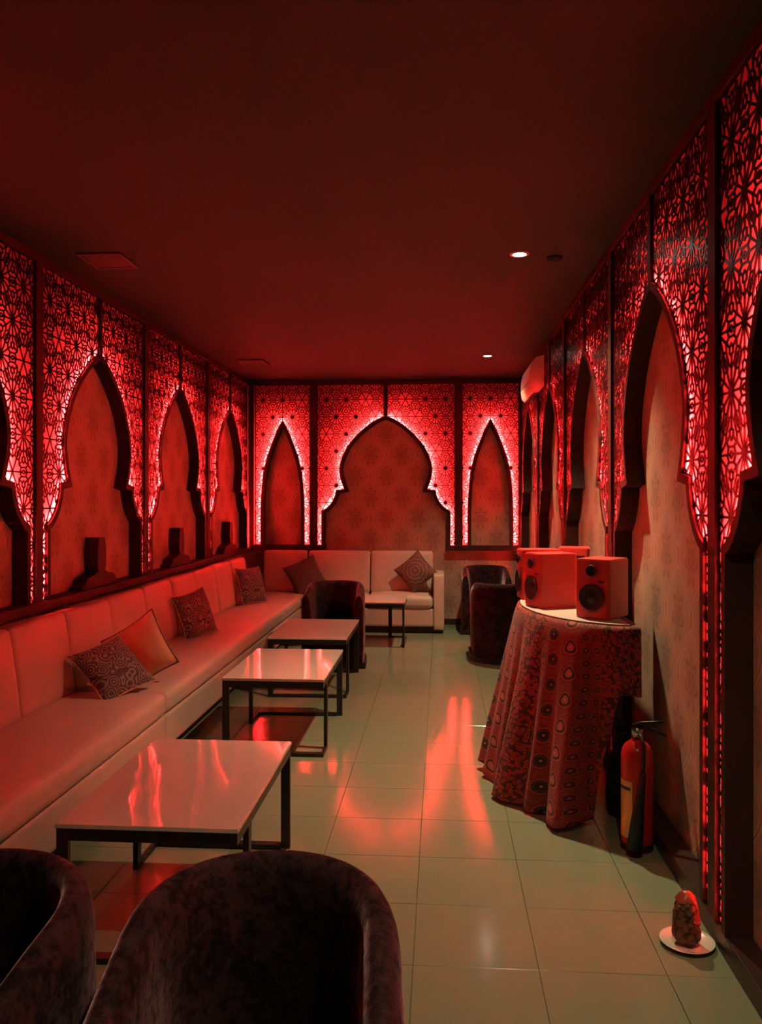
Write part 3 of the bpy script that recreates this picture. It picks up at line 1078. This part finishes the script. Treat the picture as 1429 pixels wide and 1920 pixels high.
throw_cushion('grey paisley cushion with orange back, leaning in front of the orange cushion', (-1.845, 4.53, .535), (.50, -.42, .66), (-.55, .25, .75), .36, .13, cush_pattern, cush_back, 6)
throw_cushion('orange cushion with dark edges, propped behind the near grey paisley one', (-1.80, 4.83, .575), (-.10, -.90, .22), (-.52, .10, .80), .37, .13, cush_back, cush_edge, 0)
throw_cushion('grey paisley cushion standing upright, midway along the long sofa', (-1.93, 6.38, .58), (.86, -.42, .30), (-.35, -.15, .95), .37, .14, cush_pattern, cush_back, -8)
throw_cushion('grey paisley cushion at the far end of the long sofa', (-1.94, 8.36, .595), (.84, -.42, .30), (-.3, -.1, .95), .38, .13, cush_pattern, cush_back, -14)
throw_cushion('plain dark charcoal cushion tilted on its corner in the sofa corner', (-1.55, 9.36, .60), (.15, -.9, .35), (.0, .3, .95), .38, .12, cush_dark, cush_dark, 28)
throw_cushion('dark red medallion cushion on its corner beside the sofa arm', (-.285, 9.36, .655), (-.10, -.92, .30), (0, .3, .95), .36, .13, cush_medal, cush_dark, 40)

# ================================================================= cloth-draped console and speakers
TX, TY, TA, TB, TH_ = XR - .03, 4.54, .47, .72, .905
e = empty('console_table', (TX, TY, 0), 0, 'console table hidden under the printed red cloth by the right wall', 'table')
NS = 36
pts = [(-TA * math.cos(a), TB * math.sin(a)) for a in [(-.5 + k / NS) * PI for k in range(NS + 1)]]
n = len(pts)
MB().add([(a, b, z) for z in (TH_ - .03, TH_) for a, b in pts], [tuple(reversed(range(n))), tuple(range(n, 2 * n))] + [(k, (k + 1) % n, n + (k + 1) % n, n + k) for k in range(n)]).build('table_top', table_wood, e, weld=True)
for lx, ly in ((-.06, -.52), (-.06, .52), (-.33, -.22), (-.33, .22)):
    MB().box(lx - .022, lx + .022, ly - .022, ly + .022, 0, TH_ - .03).build('leg', table_wood, e)

cl = MB(); uvs = []
NA, NR, NH = 200, 8, 46


def hem(t):      # t 0 = near wall end, 1 = far wall end
    z = .022 + .018 * math.sin(9 * t + 1) + .012 * math.sin(23 * t)
    k = max(0, (.118 - t) / .118)
    z += .56 * min(1, k * 2.0) ** .8 if k > 0 else 0
    z += .05 * math.exp(-((t - .50) / .05) ** 2)
    return max(.012, z)


def cloth_pt(t, s):
    """s<0: on the table top (-1 = wall side), s>=0 hanging 0..1"""
    a = (-.5 + t) * PI
    ca, sa = math.cos(a), math.sin(a)
    ex, ey = -(TA + .008) * ca, (TB + .008) * sa
    if s < 0:
        k = 1 + s
        return Vector((TX + ex * k, TY + ey * (1 if False else (.0 + 1.0 * k if k > 0 else 0)), TH_ + .004))
    nx, ny = -ca / TA, sa / TB
    L = math.hypot(nx, ny); nx, ny = nx / L, ny / L
    zt = TH_ + .004; zh = hem(t)
    drop = (zt - zh) * s
    fl = .03 + .13 * math.exp(-((t - .42) / .30) ** 2) + .06 * math.exp(-((t - .20) / .10) ** 2)
    fold = (.055 * math.sin(2 * PI * 6.2 * t + .6 + .8 * s) + .030 * math.sin(2 * PI * 11.3 * t + 2.0) + .015 * math.sin(2 * PI * 19 * t + 1.1 + s)) * (s ** 1.25)
    end = min(1, t / .06) * min(1, (1 - t) / .06)
    off = .010 + (fl * s + fold) * end
    if s < .05: off *= (s / .05) ** .5
    x = TX + ex + nx * off; y = TY + ey + ny * off
    x = min(x, XR - .020)
    return Vector((x, y, zt - drop))


rows = [-1 + i / NR for i in range(NR)] + [(i / NH) for i in range(NH + 1)]
for s in rows:
    for i in range(NA + 1):
        t = i / NA
        cl.v.append(tuple(cloth_pt(t, s)))
        v_ = s * .40 if s < 0 else s * (TH_ - hem(t))
        uvs.append((t * 1.75 * (1 + .10 * max(s, 0)) + .015 * math.sin(7 * v_) + .30, v_ + .02 * math.sin(14 * t)))
Wd = NA + 1
for j in range(len(rows) - 1):
    for i in range(NA):
        cl.f.append((j * Wd + i, j * Wd + i + 1, (j + 1) * Wd + i + 1, (j + 1) * Wd + i)); cl.m.append(0)
cloth = cl.build('tablecloth', print_m, smooth=True)
ul = cloth.data.uv_layers.new(name='uv')
for lp in cloth.data.loops: ul.data[lp.index].uv = uvs[lp.vertex_index]
sm_ = cloth.modifiers.new('thick', 'SOLIDIFY'); sm_.thickness = .003; sm_.offset = 1
tag(cloth, 'red and black circle-printed cloth draped to the floor over the console', 'tablecloth')


board = MB()
bp = [(-(TA - .004) * math.cos(a), (TB - .004) * math.sin(a)) for a in [(-.47 + .94 * k / NS) * PI for k in range(NS + 1)]]
nb = len(bp)
board.add([(a, b, z) for z in (0, .006) for a, b in bp], [tuple(reversed(range(nb))), tuple(range(nb, 2 * nb))] + [(k, (k + 1) % nb, nb + (k + 1) % nb, nb + k) for k in range(nb)])
bo = board.build('table_mat', plain('white_mat', (.56, .50, .44), .5, .04), weld=True)
bo.location = (TX, TY, TH_ + .0085)
tag(bo, 'thin pale mat on the draped console, under the red speakers', 'mat')


def speaker(x, y, rz, label, back=False):
    e = empty('speaker', (x, y, TH_ + .0155), rz, label, 'speaker', 'red studio speakers on the draped console')
    W_, D_, H_ = .180, .225, .282
    # cabinet faces local -y, gently rounded vertical edges
    bm = bmesh.new(); bmesh.ops.create_cube(bm, size=1)
    for v in bm.verts: v.co = Vector((v.co.x * W_, v.co.y * D_, (v.co.z + .5) * H_))
    bmesh.ops.bevel(bm, geom=[ed for ed in bm.edges if abs(ed.verts[0].co.z - ed.verts[1].co.z) > .1], offset=.022, segments=5, affect='EDGES', profile=.5)
    bmesh.ops.bevel(bm, geom=[ed for ed in bm.edges if abs(ed.verts[0].co.z - ed.verts[1].co.z) < .001], offset=.005, segments=2, affect='EDGES')
    me = bpy.data.meshes.new('cabinet'); bm.to_mesh(me); bm.free(); me.materials.append(speaker_m)
    me.polygons.foreach_set('use_smooth', [True] * len(me.polygons)); me.set_sharp_from_angle(angle=math.radians(35))
    link('cabinet', me, e)
    def disc(r_, zc, nm):
        mb = MB()
        prof_ = [(r_, -.0005), (r_ + .004, -.004), (r_, -.0055), (r_ * .90, -.003), (r_ * .45, .006), (r_ * .36, .002), (r_ * .2, -.002), (.0008, -.003)]
        mb.lathe([(a, b) for a, b in prof_], 32, cap=False)
        mb.v = [(a, -D_ / 2 + c_ - .007, zc + b) for a, b, c_ in mb.v]
        return mb.build(nm, cone_m, e, smooth=True)
    disc(.060, .100, 'woofer'); disc(.024, .228, 'tweeter')
    MB().box(.030, .062, -D_ / 2 - .002, -D_ / 2 + .002, .172, .179).build('badge', cone_m, e)
    if back: 
        MB().box(-.06, .06, D_ / 2 - .002, D_ / 2 + .002, .03, .24).build('rear_panel', cone_m, e)
    return e


speaker(.785, 4.10, math.radians(-36), 'red speaker nearest the viewer, its two black drivers showing')
speaker(.585, 4.47, math.radians(-68), 'red speaker left of the nearest one, turned toward the tables')
speaker(.56, 4.80, math.radians(-84), 'red speaker half hidden behind the left one, only top and edge showing')
speaker(.79, 4.98, math.radians(170), 'rearmost red speaker, turned away, its top showing above the others', True)

# ================================================================= fire extinguisher, bag, plate with lump
e = empty('fire_extinguisher', (.835, 3.60, 0), 0, 'red fire extinguisher with black hose and horn standing by the right wall', 'fire extinguisher')
MB().lathe([(.052, 0), (.062, .004), (.066, .016), (.066, .40), (.062, .425), (.050, .446), (.030, .460), (.022, .468), (.022, .485)], 40).build('cylinder', ext_red, e, angle=50)
MB().lathe([(.0655, .012), (.068, .014), (.068, .034), (.0655, .036)], 40, cap=False).build('foot_ring', black_m, e, smooth=True)
# paper label wrapped on the left front
lb = MB(); 
for k in range(15):
    a = math.radians(178 + 62 * k / 14)
    for z in (.06, .30): lb.v.append((.0668 * math.cos(a), .0668 * math.sin(a), z))
for k in range(14): lb.f.append((2 * k, 2 * k + 2, 2 * k + 3, 2 * k + 1)); lb.m.append(0)
lo = lb.build('label_sheet', label_m, e, smooth=True)
lb = MB()
for k in range(15):
    a = math.radians(178 + 56 * k / 14)
    for z in (.262, .276): lb.v.append((.0674 * math.cos(a), .0674 * math.sin(a), z))
for k in range(14): lb.f.append((2 * k, 2 * k + 2, 2 * k + 3, 2 * k + 1)); lb.m.append(0)
lb.build('label_stripe', label_d, lo, smooth=True)
MB().lathe([(.020, .48), (.024, .485), (.024, .505), (.015, .515), (.012, .525)], 20).build('valve', chrome_m, e, angle=40)
MB().add([(-.012, -.012, .520), (.012, -.012, .520), (.012, .012, .520), (-.012, .012, .520)], [(0, 1, 2, 3)])
MB().tube([(-.02, 0, .518), (.03, -.02, .522), (.075, -.045, .515), (.105, -.06, .498)], [.008, .009, .008, .006], 8).build('lower_handle', black_metal, e, smooth=True)
MB().tube([(-.02, 0, .526), (.02, -.015, .540), (.06, -.035, .548), (.10, -.05, .556)], [.008, .008, .007, .005], 8).build('squeeze_lever', black_metal, e, smooth=True)
MB().tube([(.0, -.018, .497), (.005, -.055, .492), (.010, -.078, .46), (.010, -.080, .40), (.006, -.080, .345)], .0075, 8).build('hose', black_m, e, smooth=True)
MB().tube([(.006, -.080, .35), (.005, -.081, .335), (-.018, -.088, .16), (-.032, -.094, .035)], [.011, .013, .026, .034], 14).build('horn', black_m, e, smooth=True)
MB().lathe([(.012, 0), (.012, .012)], 16, cx=0, cy=0).build('pressure_gauge', chrome_m, e, smooth=True).location = (-.012, -.028, .485)

e = empty('bag', (.85, 3.98, 0), 0, 'black bag with gathered top on floor behind the fire extinguisher', 'bag')
mb = MB()
prof_ = [(.085, 0), (.10, .02), (.105, .10), (.100, .20), (.085, .30), (.060, .37), (.036, .415), (.022, .435), (.034, .46), (.026, .49), (.003, .50)]
n_ = 28; vs = []
for r_, z in prof_:
    for k in range(n_):
        a = 2 * PI * k / n_
        q = r_ * (1 + .10 * math.sin(5 * a + z * 9) * (z > .02) + .05 * math.sin(9 * a + 1))
        q *= .66
        vs.append((q * math.cos(a), q * .8 * math.sin(a), z * .88))
fs = [(i * n_ + k, i * n_ + (k + 1) % n_, (i + 1) * n_ + (k + 1) % n_, (i + 1) * n_ + k) for i in range(len(prof_) - 1) for k in range(n_)]
fs += [tuple(reversed(range(n_))), tuple((len(prof_) - 1) * n_ + k for k in range(n_))]
mb.add(vs, fs).build('sack', bag_m, e, smooth=True)
MB().tube([(.024 * math.cos(a), .020 * math.sin(a), .384) for a in [2 * PI * k / 16 for k in range(17)]], .006, 6, False).build('drawstring', black_m, e, smooth=True)

pl = MB().lathe([(.048, 0), (.052, .002), (.078, .012), (.088, .017), (.0895, .0185), (.087, .0195), (.076, .015), (.055, .0075), (.001, .006)], 48, cap=False).build('plate', plate_m, smooth=True)
pl.location = (.822, 2.835, 0)
tag(pl, 'small white plate on the floor under the brown lump', 'plate')

e = empty('cake', (.818, 2.83, .0078), 0, 'brown crumbly dome-topped cake lump standing on the small white plate', 'cake')
bm = bmesh.new(); bmesh.ops.create_icosphere(bm, subdivisions=5, radius=1)
for v in bm.verts:
    d_ = v.co.normalized()
    z = (d_.z + 1) / 2
    r_ = .049 * (1 - .36 * z ** 1.5)
    rad = math.sqrt(max(0, 1 - abs(d_.z) ** 5))
    hd = Vector((d_.x, d_.y)); hd = hd.normalized() if hd.length > 1e-6 else Vector((0, 0))
    p_ = Vector((hd.x * r_ * rad * min(1, math.hypot(d_.x, d_.y) * 1.6 if z > .9 or z < .1 else 1), hd.y * r_ * rad * min(1, math.hypot(d_.x, d_.y) * 1.6 if z > .9 or z < .1 else 1), z * .168))
    nzv = noise.noise(p_ * 60) * .0035 + noise.noise(p_ * 130) * .002 - max(0, noise.noise(p_ * 38 + Vector((3, 1, 2))) - .35) * .02
    p_ += Vector((hd.x, hd.y, .3 * d_.z)) * nzv
    v.co = p_
zmin = min(v.co.z for v in bm.verts)
for v in bm.verts: v.co.z -= zmin
me = bpy.data.meshes.new('cake_body'); bm.to_mesh(me); bm.free(); me.materials.append(crumb_m)
me.polygons.foreach_set('use_smooth', [True] * len(me.polygons))
link('cake_body', me, e)
red_light_m = plain('painted_red_light', (.28, .060, .034), .32, .3, 60)  # red strip light on the cake's top, put into this cap's colour
gm = MB()
def gl(u, v):
    a = 2 * PI * u; r_ = v
    rr_ = .034 * r_ * (1 + .10 * math.sin(5 * a) * r_)
    return (rr_ * math.cos(a), rr_ * math.sin(a), .176 - .030 * r_ ** 2.2 + .002 * math.sin(3 * a) * r_)
gm.grid(gl, 30, 8, closed_u=True)
gm.build('red_lit_cap', red_light_m, e, smooth=True)
